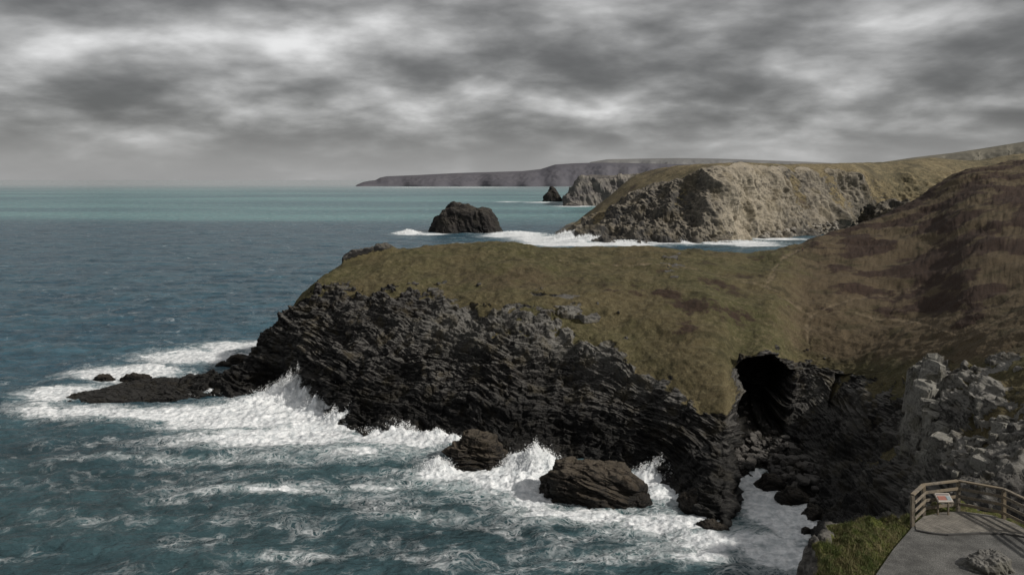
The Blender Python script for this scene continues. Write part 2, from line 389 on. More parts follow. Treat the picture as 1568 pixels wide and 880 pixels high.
DP2 = DP+DN*((dd_*(1-.6*dgrass)*fade+dgrass*(fbm(x*.02, y*.02, z*.02, 4, 95)*4))*(1-.82*sstep(2.7, 3.3, DV)))[..., None]
dpale = pchip(du_, np.array([c[3] for c in D], float), duq)[None, :]*np.ones_like(DV)
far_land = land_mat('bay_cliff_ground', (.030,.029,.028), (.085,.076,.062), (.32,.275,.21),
                (.095,.08,.042), (.15,.118,.062), (.25,.20,.11), (.085,.058,.04), (.3,.25,.17), k=5.0, bumpd=.35, wetline=6, wet=.35, hz=(.05, (.25,.26,.28)), vertical=True, rpale=(.39,.34,.26))  # sunlight on the bay and a little haze are painted into these tones
mesh_from('bay_cliff_terrain', DP2, grid_faces(*DP2.shape[:2]), far_land, True, dict(grass=dgrass, heath=(.45-.9*sstep(1290, 1360, DU)), path=0*DV, pale=dpale))

# ================================================================== distant coast
def ridge(name, sky, Y, depth, mat, basepy=None, rough=1.0, step=1.5):
    s = np.array(sky, float); q = np.arange(s[0, 0], s[-1, 0]+.1, step)
    top = np.interp(q, s[:, 0], s[:, 1])
    X = (q-784)/F*Y; Z = H-(top-273)/F*(Y+depth*.5)
    Z = np.maximum(Z, 1)
    prof = [(0, -.05), (.02, .12), (.08, .35), (.2, .6), (.32, .82), (.5, 1.0), (.75, 1.0), (1.3, .8), (2, .5)]
    pv = np.linspace(0, 8, 60)
    pd_ = np.interp(pv, range(9), [p[0] for p in prof]); pz = np.interp(pv, range(9), [p[1] for p in prof])
    XX = X[None, :]*(1+pd_[:, None]*depth/Y); YY = Y+pd_[:, None]*depth+0*XX
    sc = 1/(Y*.02)
    bay = perlin(X*sc*.8, X*0, X*0+4, 3)*depth*.25
    YY = YY+bay[None, :]*(1-sstep(.3, .5, pd_))[:, None]
    ZZ = Z[None, :]*pz[:, None]
    ZZ = ZZ+fbm(XX*sc*3, YY*sc*3, 0*XX, 4, 7)*Z[None, :]*.05*rough*np.sin(np.pi*np.clip(pz, 0, 1))[:, None]
    ZZ = ZZ-6*(pz < 0)[:, None]
    Pn = np.stack([XX, YY, ZZ], -1)
    return mesh_from(name, Pn, grid_faces(*Pn.shape[:2]), mat, True)
def haze_mat(name, a, b, scale, bd=10):  # aerial haze is painted into both base colours
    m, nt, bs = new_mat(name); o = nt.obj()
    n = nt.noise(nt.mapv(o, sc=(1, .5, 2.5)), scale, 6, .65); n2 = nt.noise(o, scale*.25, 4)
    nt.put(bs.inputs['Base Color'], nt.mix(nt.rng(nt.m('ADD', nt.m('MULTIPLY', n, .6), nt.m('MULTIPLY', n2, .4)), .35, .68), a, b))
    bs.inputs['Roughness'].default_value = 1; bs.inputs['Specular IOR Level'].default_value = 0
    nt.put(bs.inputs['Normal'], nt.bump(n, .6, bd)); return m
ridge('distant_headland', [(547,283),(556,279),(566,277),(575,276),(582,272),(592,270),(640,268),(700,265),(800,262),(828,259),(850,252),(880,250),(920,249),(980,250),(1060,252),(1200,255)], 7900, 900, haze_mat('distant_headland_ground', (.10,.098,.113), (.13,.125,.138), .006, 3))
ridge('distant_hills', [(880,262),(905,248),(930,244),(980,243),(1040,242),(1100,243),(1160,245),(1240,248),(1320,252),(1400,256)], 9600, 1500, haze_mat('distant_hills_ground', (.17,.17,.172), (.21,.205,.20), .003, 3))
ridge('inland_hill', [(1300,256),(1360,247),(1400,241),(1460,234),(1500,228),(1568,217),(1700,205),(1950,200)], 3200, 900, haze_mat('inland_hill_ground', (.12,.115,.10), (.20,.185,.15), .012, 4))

sm = haze_mat('mid_headland_rock', (.09,.085,.085), (.24,.22,.19), .03, 6)
def small_cliff(name, sky, Y, depth, mat, k=4.0, seed=0):
    s = np.array(sky, float); q = np.arange(s[0, 0], s[-1, 0]+.01, .35)
    top = np.interp(q, s[:, 0], s[:, 1])
    pv = np.linspace(0, 6, 90)
    pdp = np.interp(pv, range(7), [-.05, 0, .06, .14, .4, 1.2, 1.6]); pz = np.interp(pv, range(7), [-.08, 0, .45, .85, 1.0, .8, -.1])
    XX = ((q-784)/F*Y)[None, :]+0*pv[:, None]; YY = Y+pdp[:, None]*depth+0*XX
    Z = np.maximum(H-(top-273)/F*(Y+depth*.4), 2)
    ZZ = Z[None, :]*pz[:, None]
    Pn = np.stack([XX*(YY/Y), YY, ZZ], -1); Nm = grid_normals(Pn)
    if Nm[30, len(q)//2, 1] > 0: Nm = -Nm
    w = np.clip(Z/40, .1, 1)[None, :]
    Pn = Pn+Nm*(crag_disp(Pn, k, seed)*w*(1-sstep(3.4, 4, pv)*.8)[:, None])[..., None]
    return mesh_from(name, Pn, grid_faces(*Pn.shape[:2]), mat, True)
small_cliff('mid_headland', [(862,314),(866,300),(876,290),(884,275),(890,270),(905,268),(930,269),(960,268),(1000,266),(1080,262)], 2330, 350, sm, 5)

# ================================================================== ROCKS / STACKS
def rock_mesh(name, c, size, prof, mat, k=1.0, seed=0, n=220, boxy=.55, skew=(0, 0), dipx=.17, crag=.0):
    """closed crag: plan = superellipse, height profile prof(t) along its length (t -1..1)"""
    nr = int(n*.6); th = np.linspace(0, 2*np.pi, n*2); ph = np.linspace(0, 1, nr)
    T, Q = np.meshgrid(th, ph)
    r = np.where(Q < .55, 1-.12*Q/.55, (1-.12)*(1-((Q-.55)/.45)**1.5))
    cx = np.sign(np.cos(T))*np.abs(np.cos(T))**boxy; cy = np.sign(np.sin(T))*np.abs(np.sin(T))**boxy
    wob = 1+.2*perlin(np.cos(T)*1.6+seed, np.sin(T)*1.6, Q*1.5, seed)
    X = cx*r*wob; Y = cy*r*wob
    zt = np.where(Q < .55, Q/.55*.78, .78+.22*np.sin((Q-.55)/.45*np.pi/2))
    hh = prof(X)
    Pn = np.stack([c[0]+X*size[0]+zt*skew[0], c[1]+Y*size[1]+zt*skew[1], zt*hh*size[2]-2*k*(Q < .03)], -1)
    Nm = grid_normals(Pn); ctr = np.array([c[0], c[1], size[2]*.3])
    if np.mean(np.sum(Nm[10:-10]*(Pn[10:-10]-ctr), -1)) < 0: Nm = -Nm
    dm = rock_disp(Pn, k, seed, dipx)*(1-crag)+crag*crag_disp(Pn, k, seed)*1.3; dm[:, -1] = dm[:, 0]
    dm = np.where(Q > .97, dm[-4:-3].mean(), dm)
    f = sstep(0, .1, 1-Q)
    Pn = Pn+Nm*(dm*f*.8)[..., None]
    Pn[..., 2] -= .8*k
    o = np.ones_like(Q)
    return mesh_from(name, Pn, grid_faces(*Pn.shape[:2]), mat, True, dict(grass=0*o, heath=0*o, path=0*o, pale=.0*o))
wetrock = land_mat('wet_sea_rock', (.010,.009,.008), (.040,.033,.027), (.15,.125,.095), (.05,.045,.03), (.065,.048,.03), (.06,.05,.03), (.03,.02,.02), (.1,.1,.1), k=.6, wetline=3, wetw=4, wet=.3)
stackrock = land_mat('sea_stack_rock', (.018,.017,.017), (.042,.037,.034), (.10,.09,.075), (.05,.05,.03), (.05,.045,.03), (.06,.05,.03), (.03,.02,.02), (.1,.1,.1), k=4, wetline=4, wet=.5, vertical=True)
p_ = lambda pts: (lambda X: np.interp(X, [a for a, b in pts], [b for a, b in pts]))
cA = from_px(729, 716, seaY(716)); cB = from_px(922, 772, seaY(772))
rock_mesh('sea_rock', (cA[0], cA[1]+4), (8.4, 5.3, 8.0), p_([(-1,.65),(-.3,1),(.4,.95),(.7,.7),(1,.5)]), wetrock, .8, 4, crag=.1, boxy=.75)
rock_mesh('sea_rock', (cB[0]-1, cB[1]+6), (13.0, 6.3, 9.4), p_([(-1,.85),(-.6,1.08),(-.2,.98),(.3,.84),(.7,.55),(1,.25)]), wetrock, .95, 9, crag=.1, boxy=.75)
cC = from_px(1078, 785, seaY(785))
rock_mesh('sea_rock', (cC[0], cC[1]+3), (5.5, 4.5, 5), p_([(-1,.3),(0,.8),(1,1)]), wetrock, .5, 12, crag=.3)
for (px, py, sx, sy, sz, sd) in [(125,608,5,1.6,1.6,13),(200,600,5,1.6,3.2,14),(262,597,6,2,3.6,15),(300,598,4,2,3.2,16),(160,580,4.5,1.8,1.9,3),(208,580,6,2,2.6,5),(343,560,3.5,1.5,1.9,6),(368,553,6,3,3.5,8),(1235,816,1.0,.9,1.6,4),(1090,806,3,2,1.5,2),(1180,745,4,3,3.5,7),(1215,765,4,3,3,9),(1250,790,3,3,2.5,11)]:
    c_ = from_px(px, py, seaY(py))
    rock_mesh('sea_rock', (c_[0], c_[1]), (sx, sy, sz), p_([(-1,.35),(-.2,1),(.5,.7),(1,.2)]), wetrock, .4, sd, n=90, crag=.3, boxy=.85)
cG = from_px(711, 357, seaY(357))
rock_mesh('island_rock', (cG[0], cG[1]+35), (50, 32, 42), p_([(-1,.5),(-.78,.62),(-.6,.88),(-.35,1.0),(0,.95),(.25,.84),(.38,.78),(.5,.9),(.72,.9),(.88,.6),(1,.25)]), stackrock, 2.6, 2, n=260, boxy=.7, crag=.8)
cS = from_px(846, 308.5, seaY(308.5))
rock_mesh('sea_stack', (cS[0], cS[1]+20), (31, 22, 50), p_([(-1,.3),(-.55,.6),(-.1,1.0),(.2,.9),(.6,.6),(1,.3)]), stackrock, 2.4, 6, n=140, boxy=.8, crag=.8)
# blocks and boulders : one mesh per mass
def boulders(name, pts, mat, seed, expo=.75, asp=(1, 1, .7), tilt=.4, sub=2, yaw=None, palev=.6, lump=1.0):
    import bmesh
    r = np.random.RandomState(seed); VV = []; FF = []; off = 0
    bm = bmesh.new(); bmesh.ops.create_icosphere(bm, subdivisions=sub, radius=1)
    bv = np.array([v.co[:] for v in bm.verts]); bf = np.array([[v.index for v in f.verts] for f in bm.faces]); bm.free()
    for (X, Y, Z, s) in pts:
        sc = s*r.uniform(.6, 1.3, 3)*np.array(asp)
        v = np.sign(bv)*np.abs(bv)**expo
        v = v*(1+lump*(.30*perlin(bv[:, 0]*1.3+X, bv[:, 1]*1.3+Y, bv[:, 2]*1.3, 3)+.16*perlin(bv[:, 0]*3.3+X, bv[:, 1]*3.3+Y, bv[:, 2]*3.3, 6)))[:, None]*sc
        a = r.uniform(0, 6.28) if yaw is None else yaw+r.uniform(-.3, .3)
        R = np.array([[math.cos(a), -math.sin(a), 0], [math.sin(a), math.cos(a), 0], [0, 0, 1]])
        t = r.uniform(-tilt, tilt); R2 = np.array([[1, 0, 0], [0, math.cos(t), -math.sin(t)], [0, math.sin(t), math.cos(t)]])
        t = r.uniform(-tilt, tilt)*.6+(.2 if yaw is not None else 0); R3 = np.array([[math.cos(t), 0, math.sin(t)], [0, 1, 0], [-math.sin(t), 0, math.cos(t)]])
        VV.append(v@R.T@R2.T@R3.T+np.array([X, Y, Z])); FF.append(bf+off); off += len(bv)
    VV = np.concatenate(VV); o = np.zeros(len(VV))
    return mesh_from(name, VV, np.concatenate(FF), mat, False, dict(grass=o, heath=o, path=o, pale=o+palev))
# pale jointed crags above the cove
crag_stone = land_mat('pale_crag_rock', (.030,.028,.027), (.085,.080,.072), (.26,.25,.225), (.066,.056,.026), (.07,.062,.03), (.1,.08,.05), (.05,.03,.02), (.2,.2,.2), k=.45, bumpd=.8, wetline=-9, wet=.9, vertical=True, rpale=(.29,.28,.25))
def outcrop(regions, n, smin, smax, seed, asp, yaw):
    r = np.random.RandomState(seed); pts = []
    for (u0, v0, su, sv_, w) in regions:
        for i in range(int(n*w)):
            uu = r.normal(u0, su); vv = r.normal(v0, sv_)
            j = np.argmin(np.abs(uq-uu)); i_ = np.argmin(np.abs(vq-vv)); p = P2[i_, j]
            s_ = smin+(smax-smin)*r.rand()**2
            pts.append((p[0], p[1]+s_*.35, p[2]-s_*.25, s_))
    return boulders('rock_outcrop', pts, crag_stone, seed, .36, asp, .18, 3, yaw, .7, .65)
outcrop([(1412,4.0,6,.16,1),(1432,3.6,10,.22,1.0)], 28, .6, 2.6, 5, (.8,1.0,2.2), .5)
outcrop([(1462,3.3,14,.2,1.2),(1500,3.0,14,.16,.8)], 28, .5, 2.2, 6, (1.4,.9,.9), .7)
outcrop([(1530,2.95,14,.15,1),(1545,3.5,8,.2,.4)], 24, .4, 1.6, 7, (1.4,.9,.8), .4)
r = np.random.RandomState(4); pts = []
for i in range(420):
    t = r.rand(); px = 1165+t*115; py = 363-5*t-r.rand()**1.5*14*(.4+t)
    Yb = 1085+t*90+r.uniform(-8, 30); X_, _, Z_ = from_px(px, py, Yb); pts.append((X_, Yb-6, max(Z_, .5), r.uniform(1.2, 4.2)))
palestone = land_mat('beach_boulder_stone', (.12,.11,.10), (.22,.20,.18), (.36,.33,.28), (.2,.2,.1), (.3,.26,.2), (.2,.2,.1), (.1,.1,.1), (.1,.1,.1), k=3, wetline=-5, wet=.8)
boulders('beach_boulders', pts, palestone, 1)
pts = []
r = np.random.RandomState(8)
for i in range(700):
    uu = r.uniform(1120, 1300); vv = r.uniform(1.1, 2.5)
    if vv > 2.5-(uu-1150)/200 and uu > 1150: continue
    p = P2[np.argmin(np.abs(vq-vv)), np.argmin(np.abs(uq-uu))]
    pts.append((p[0], p[1], p[2]+.05, .3+1.1*r.rand()**2))
darkstone = land_mat('cove_boulder_stone', (.02,.02,.02), (.055,.051,.047), (.15,.14,.13), (.05,.05,.03), (.06,.05,.04), (.06,.05,.04), (.03,.03,.03), (.1,.1,.1), wetline=0, wet=.4)
boulders('cove_boulders', pts, darkstone, 2, .6, palev=.4)

# ================================================================== SEA
pyr = np.concatenate([275.6+np.arange(30)**1.6*.06, np.arange(290, 560, .9), np.arange(560, 905, .62), np.linspace(906, 1900, 60)])
pyr = np.unique(pyr)
tx = np.concatenate([-np.geomspace(3.5, .68, 40)[:-1], np.arange(-.68, .66, .00125), np.geomspace(.66, 3.5, 30)])
PYg, TX = np.meshgrid(pyr, tx, indexing='ij')
Yg = seaY(PYg); Xg = TX*Yg
EL = [ # pixel x, pixel y, pixel radii, strength : patches of broken water
 (310,545,90,12,1.1),(200,570,80,12,1.0),(110,600,60,13,.95),(60,628,50,13,.7),(350,530,60,7,.9),
 (150,630,90,10,.95),(260,632,100,12,1.05),(390,635,105,22,1.2),(455,606,60,22,1.3),(510,645,60,24,1.2),(430,667,125,16,1.05),(600,670,75,12,1.15),(560,690,100,8,.65),
 (660,676,45,8,1.0),(685,728,46,14,1.1),(760,732,55,18,1.15),(820,745,42,30,1.2),(700,745,50,7,.7),(850,785,50,8,.95),(920,788,75,11,1.0),(1010,745,42,22,1.2),(1040,735,36,16,1.1),(1010,797,90,14,1.0),
 (1150,745,38,32,1.3),(1190,785,60,20,1.2),(1120,825,110,14,1.0),(1215,810,50,20,1.2),(1050,850,120,12,.7),(1200,850,60,26,1.0),
 (410,750,75,5,.8),(600,743,60,5,.65),(330,700,120,6,.55),(640,790,80,8,.35),(450,850,60,7,.5),(200,700,80,4,.35),
 (625,357.5,18,2,1.2),(660,358.5,25,1.5,1.0),(790,360,45,3.5,1.2),(845,366,50,5,1.3),(880,374,60,3.0,1.3),(950,374.5,60,2.2,1.2),(1020,371,30,2.5,1.3),(1045,371,30,3,1.2),(1130,372.5,60,2.0,1.1),(1160,376,40,1.6,.9),(1190,366,50,1.8,1.0),(820,373,80,2.5,.8),
 (832,309.8,26,.7,1.1),(880,315.8,30,.8,1.1),(640,287,70,.8,.6),(780,309,25,.8,.7),(720,287,80,.6,.7)]
mask = np.zeros_like(Xg)
for (px, py, rx, ry, s) in EL:
    Yc = seaY(py); cx = (px-784)/F*Yc; rX = rx*Yc/F; rY = ry*Yc*Yc/(H*F)
    q = ((Xg-cx)/rX)**2+((Yg-Yc)/rY)**2
    mask = np.maximum(mask, s*np.exp(-q*.75))
mask = np.clip(mask, 0, 1.25)
lace = .24*np.exp(-((Xg-10)/95)**2-((Yg-190)/50)**2)+.20*np.exp(-((Xg+70)/90)**2-((Yg-240)/60)**2)
nearf = 1-sstep(450, 1100, Yg)
sw = fbm(Xg/30, Yg/16, 0*Xg, 2, 2)*1.3*(1-sstep(1200, 3500, Yg))+fbm(Xg/8, Yg/4.6, 0*Xg, 3, 8)*.62*nearf+fbm(Xg/2.0, Yg/1.4, 0*Xg, 2, 15)*.15*(1-sstep(200, 420, Yg))
MO = [ # breakers: pixel x, distance, rx, ry, height
 (452,291,6.5,5,9.0),(432,294,7,4,5.5),(478,284,7,5,6.5),(505,275,8,5,7),(528,264,6,5,5),(420,285,14,7,2.6),(345,300,12,4,2.2),(300,304,10,3,1.8),(240,306,9,3,1.5),(600,254,7,3,3.0),(618,253,5,3,2.6),(668,247,6,3,2.4),(690,243,6,3,2.2),
 (800,224,7,4,3.2),(822,222,4.5,5,6.0),(790,214,9,6,1.9),(672,221,4,4,3.0),(1010,216,5,3,4.4),(1035,214,5,3,3.2),(1000,207,6,5,1.2),(1150,214,6,6,1.0),
 (1022,1010,14,8,9),(1045,1005,12,8,5),(872,1048,20,12,10),(900,1020,25,8,7),(790,1150,30,12,4),(625,1160,14,10,5),(960,998,30,6,3),(1130,1000,40,6,2.5)]
mound = np.zeros_like(Xg)
for (px, Yc, rx, ry, h) in MO:
    cx = (px-784)/F*Yc
    mound = np.maximum(mound, h*np.exp(-((Xg-cx)/rx)**2-((Yg-Yc)/ry)**2))
sc_ = np.where(Yg > 700, 3.0, 1.0)
jag = .8+.55*fbm(Xg/3.4/sc_, Yg/3.4/sc_, 0*Xg, 5, 33, .55)+.08*ridged(Xg/1.1/sc_, Yg/1.1/sc_, 0*Xg, 2, 35)*.5
Zg = sw*(1-.3*np.clip(mask, 0, 1))+mound*np.clip(jag, .1, 2)+np.clip(mask, 0, 1)*nearf*.38*fbm(Xg/1.8, Yg/1.8, 0*Xg, 3, 44)
mask = np.maximum(mask, sstep(.5, 1.6, mound)*1.35)
SP = np.stack([Xg, Yg, Zg], -1)

m, nt, b = new_mat('sea_water')
o = nt.obj(); xyz = nt.sep(o)
fm = nt.attr('foam'); lc = nt.attr('lace')
flat = nt.comb(xyz[0], xyz[1], 0.0)
dw = nt.node('ShaderNodeTexNoise'); nt.put(dw.inputs['Vector'], flat); dw.inputs['Scale'].default_value = .12; dw.inputs['Detail'].default_value = 4
wv = nt.node('ShaderNodeVectorMath', operation='MULTIPLY_ADD'); nt.put(wv.inputs[0], dw.outputs['Color']); wv.inputs[1].default_value = (14, 14, 0); nt.put(wv.inputs[2], flat)
warped = wv.outputs[0]
ws = nt.mapv(warped, sc=(.6, 1.0, 1))
ve, _ = nt.vor(ws, .42, 'DISTANCE_TO_EDGE'); ve2, _ = nt.vor(ws, 1.3, 'DISTANCE_TO_EDGE')
web = nt.m('MAXIMUM', nt.rng(ve, .0, .16, 1.0, 0.0), nt.m('MULTIPLY', nt.rng(ve2, .0, .22, 1.0, 0.0), .75))
nf = nt.noise(ws, .35, 8, .65); nf2 = nt.noise(nt.mapv(warped, sc=(.5, 1, 1)), .09, 6, .6)
tot = nt.m('ADD', nt.m('MULTIPLY', fm, 1.3), nt.m('MULTIPLY', nt.m('SUBTRACT', nf, .5), 1.5))
tot = nt.m('ADD', tot, nt.m('MULTIPLY', nt.m('SUBTRACT', nf2, .5), 1.9))
solid = nt.rng(tot, .5, .9)
lacef = nt.m('MULTIPLY', web, nt.rng(nt.m('ADD', tot, lc), .12, .75))
wc1 = nt.noise(nt.mapv(o, sc=(.05, .14, 0)), 1.0, 6, .7); wc2 = nt.noise(nt.mapv(o, sc=(.004, .01, 0)), 1.0, 3)
caps = nt.rng(nt.m('ADD', wc1, nt.m('MULTIPLY', nt.m('SUBTRACT', wc2, .5), .25)), .64, .73)
caps = nt.m('MULTIPLY', caps, .55)
foam = nt.m('MAXIMUM', solid, nt.m('MAXIMUM', nt.m('MULTIPLY', lacef, .6), caps), clamp=True)
# water colour, with cloud shadow painted in as darker bands nearer the shore
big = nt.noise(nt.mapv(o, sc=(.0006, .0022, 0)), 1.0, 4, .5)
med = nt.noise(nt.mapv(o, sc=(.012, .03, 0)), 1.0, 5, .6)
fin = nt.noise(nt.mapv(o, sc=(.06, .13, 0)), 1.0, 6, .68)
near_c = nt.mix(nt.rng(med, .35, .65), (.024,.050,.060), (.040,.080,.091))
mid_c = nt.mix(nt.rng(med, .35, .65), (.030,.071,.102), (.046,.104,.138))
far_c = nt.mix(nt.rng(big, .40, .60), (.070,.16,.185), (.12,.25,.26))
hz_c = (.33, .36, .37)  # whitish horizon haze, painted into the water colour far out
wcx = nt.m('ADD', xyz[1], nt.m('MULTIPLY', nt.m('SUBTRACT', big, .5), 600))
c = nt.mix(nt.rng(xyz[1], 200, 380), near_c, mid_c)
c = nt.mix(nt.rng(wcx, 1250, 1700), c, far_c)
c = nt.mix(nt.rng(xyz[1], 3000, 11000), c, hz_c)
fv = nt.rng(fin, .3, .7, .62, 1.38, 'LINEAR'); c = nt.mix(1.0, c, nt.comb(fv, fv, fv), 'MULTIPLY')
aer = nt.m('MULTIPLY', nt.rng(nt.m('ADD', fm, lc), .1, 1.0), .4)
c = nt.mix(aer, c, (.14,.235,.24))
fcol = nt.mix(nt.rng(nt.noise(o, .5, 6, .65), .35, .65), (.55,.58,.60), (.88,.89,.90))
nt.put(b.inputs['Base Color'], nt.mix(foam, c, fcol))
nt.put(b.inputs['Roughness'], nt.rng(foam, 0, .6, .25, .9))
nt.put(b.inputs['Specular IOR Level'], nt.rng(foam, 0, .6, .45, .1))
b.inputs['IOR'].default_value = 1.33
w1 = nt.noise(nt.mapv(o, sc=(.55, 1.0, 1)), .8, 6, .65); w2 = nt.noise(nt.mapv(o, sc=(.5, 1.0, 0)), .13, 5, .6); w3 = nt.noise(nt.mapv(o, sc=(.4, 1.0, 0)), .03, 5, .6)
hh = nt.m('ADD', nt.m('MULTIPLY', w1, .4), nt.m('ADD', nt.m('MULTIPLY', w2, 2.4), nt.m('MULTIPLY', w3, 6.0)))
hh = nt.m('ADD', hh, nt.m('MULTIPLY', foam, .15))
nt.put(b.inputs['Normal'], nt.bump(hh, 1.0, 1.2))
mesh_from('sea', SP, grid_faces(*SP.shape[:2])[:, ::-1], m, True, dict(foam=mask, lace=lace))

# spray thrown up by the breakers : one mesh of droplets
r = np.random.RandomState(12); sp = []
for (px, Yc, rx, ry, h) in MO:
    if h < 2.1: continue
    n = int(2400*h/4); cx = (px-784)/F*Yc; big_ = Yc > 700
    a = r.normal(size=(n, 3))*np.array([rx*.6, ry*.5, 0])
    zz = h*np.exp(-(a[:, 0]/rx)**2-(a[:, 1]/ry)**2)*(.75+.45*perlin(a[:, 0]*.6+cx, a[:, 1]*.2, 0*a[:, 0], 5))+np.abs(r.normal(size=n))*h*.20
    s = r.uniform(.02, .09, n)*(3 if big_ else 1)
    sp.append(np.column_stack([cx+a[:, 0], Yc+a[:, 1], zz, s]))
sp = np.concatenate(sp)
tet = np.array([(1, 1, 1), (1, -1, -1), (-1, 1, -1), (-1, -1, 1)], float)
tv = (sp[:, None, :3]+tet[None]*sp[:, 3][:, None, None]*r.uniform(.6, 1.4, (len(sp), 4, 1))).reshape(-1, 3)
tf = (np.arange(len(sp))[:, None, None]*4+np.array([(0, 1, 2), (0, 3, 1), (0, 2, 3), (1, 3, 2)])[None]).reshape(-1, 3)
mf, ntf, bf_ = new_mat('sea_spray_white'); bf_.inputs['Roughness'].default_value = .9
ntf.put(bf_.inputs['Base Color'], ntf.mix(ntf.noise(ntf.obj(), .5), (.78,.81,.83), (.92,.92,.92)))
mesh_from('sea_spray', tv, tf, mf, False)

# ================================================================== VIEWPOINT BANK
ZP = 67.0
def pf(px, py, zz=ZP):
    Y = (H-zz)*F/(py-273); return ((px-784)/F*Y, Y)
outline = [pf(1236,905), pf(1250,868), pf(1258,838), pf(1272,815), pf(1330,803), pf(1380,797), pf(1402,786), pf(1440,780), pf(1475,779), pf(1520,784), pf(1560,796), pf(1640,820), (26,26), (40,22), (60,5), (60,-20), (-4,-20), (3,2), (6.5,14), (8.2,20)]
op = np.array(outline)
gx = np.concatenate([np.arange(-14, 8, .5), np.arange(8, 22, .055), np.arange(22, 75, .6)])
gy = np.concatenate([np.arange(-30, 23, .5), np.arange(23, 34, .055), np.arange(34, 60, .5)])
GX, GY = np.meshgrid(gx, gy)
def inside(px, py, poly):
    c = np.zeros(px.shape, bool); n = len(poly); j = n-1
    for i in range(n):
        xi, yi = poly[i]; xj, yj = poly[j]
        cond = ((yi > py) != (yj > py)) & (px < (xj-xi)*(py-yi)/(yj-yi+1e-12)+xi)
        c ^= cond; j = i
    return c
GP = np.stack([GX, GY], -1)
sd = seg_dist(GP, list(op)+[op[0]]); ins = inside(GX, GY, op); sd = np.where(ins, -sd, sd)
sd = sd+.32*fbm(GX*.8, GY*.8, 0*GX, 3, 3)
plat = [pf(1338,905), pf(1342,880), pf(1368,842), pf(1394,812), pf(1400,803), pf(1412,793), pf(1440,786), pf(1472,784), pf(1520,790), pf(1556,803), pf(1600,830), (24,22), (20,16), (15,16)]
pdn = seg_dist(GP, plat+[plat[0]]); pin = inside(GX, GY, plat); pdd = np.where(pin, -pdn, pdn)
top = ZP+np.clip(22-GY, 0, 40)*.47
tuss = fbm(GX*1.1, GY*1.1, 0*GX, 4, 9)*.34+fbm(GX*5, GY*5, 0*GX, 3, 19)*.08
mnd = sstep(0, .9, pdd)*(.12+.28*np.exp(-((GX-13.0)/2.2)**2-((GY-28.6)/1.8)**2)+tuss*.9)
top = top+mnd-.05
drop = np.clip(sd, 0, None)
Z = top-np.where(drop < .5, drop**2*1.2, .3+(drop-.5)*2.6)-.35*np.clip(drop, 0, 8)*np.abs(fbm(GX*.5, GY*.5, 0*GX, 4, 29))
Z = np.maximum(Z, -8)
rockm = sstep(-.25, .25, sd-.35*(GX > 12.2)-.1+.35*fbm(GX*1.5, GY*1.5, 0*GX, 3, 37))
st_ = np.round(Z/.45+.8*cell(GX/.9, GY/.9, 0*GX))*.45
Z = Z*(1-.6*rockm)+st_*.6*rockm
BP = np.stack([GX, GY, Z], -1)
bm_, nt, b = new_mat('viewpoint_turf')
o = nt.obj(); g = nt.attr('grass')
a1 = nt.noise(o, .9, 6, .65); a2 = nt.noise(o, 9, 6, .75); a3 = nt.noise(o, 2.5, 5, .6)
gc_ = nt.mix(nt.rng(a1, .4, .6), (.050,.064,.016), (.095,.105,.028))
gc_ = nt.mix(nt.rng(a3, .45, .7), gc_, (.14,.12,.06))
dk = nt.rng(a2, .3, .7, .45, 1.25); gc_ = nt.mix(1.0, gc_, nt.comb(dk, dk, dk), 'MULTIPLY')
rc = nt.mix(nt.rng(nt.noise(nt.mapv(o, sc=(1, 1, 3)), 1.5, 8, .7), .35, .65), (.04,.038,.036), (.17,.16,.145))
nt.put(b.inputs['Base Color'], nt.mix(nt.rng(nt.m('ADD', g, nt.m('MULTIPLY', nt.m('SUBTRACT', a3, .5), .6)), .4, .6), rc, gc_))
b.inputs['Roughness'].default_value = .95; b.inputs['Specular IOR Level'].default_value = .15
nt.put(b.inputs['Normal'], nt.bump(nt.m('ADD', a2, nt.m('MULTIPLY', a3, .8)), .8, .12))
mesh_from('viewpoint_bank', BP, grid_faces(*BP.shape[:2]), bm_, True, dict(grass=1-rockm))

# turf blades along the bank
r = np.random.RandomState(5); N_ = 60000
bx = r.uniform(9, 17, N_); by = r.uniform(24.5, 32, N_)
ix = np.clip(np.searchsorted(gx, bx), 0, len(gx)-1); iy = np.clip(np.searchsorted(gy, by), 0, len(gy)-1)
ok = (pdd[iy, ix] > .05+.1*r.rand(N_)) & (rockm[iy, ix] < .4) & (Z[iy, ix] > 60)
bx, by, ix, iy = bx[ok], by[ok], ix[ok], iy[ok]; n = len(bx); bz = Z[iy, ix]
hgt = r.uniform(.04, .12, n)*(1+.6*perlin(bx*.8, by*.8, 0*bx, 3)); an = r.uniform(0, 6.28, n); ln = r.uniform(0, .08, n); la = r.uniform(0, 6.28, n)
w = .010
v0 = np.stack([bx-w*np.cos(an), by-w*np.sin(an), bz-.02], -1); v1 = np.stack([bx+w*np.cos(an), by+w*np.sin(an), bz-.02], -1)
v2 = np.stack([bx+ln*np.cos(la), by+ln*np.sin(la), bz+hgt], -1)
gm, nt, b = new_mat('turf_blades'); o = nt.obj()
nt.put(b.inputs['Base Color'], nt.mix(nt.rng(nt.noise(o, 1.6, 4), .4, .62), (.065,.085,.020), (.15,.13,.06))); b.inputs['Roughness'].default_value = .8
mesh_from('grass', np.stack([v0, v1, v2], 1).reshape(-1, 3), np.arange(3*n).reshape(-1, 3), gm, False)

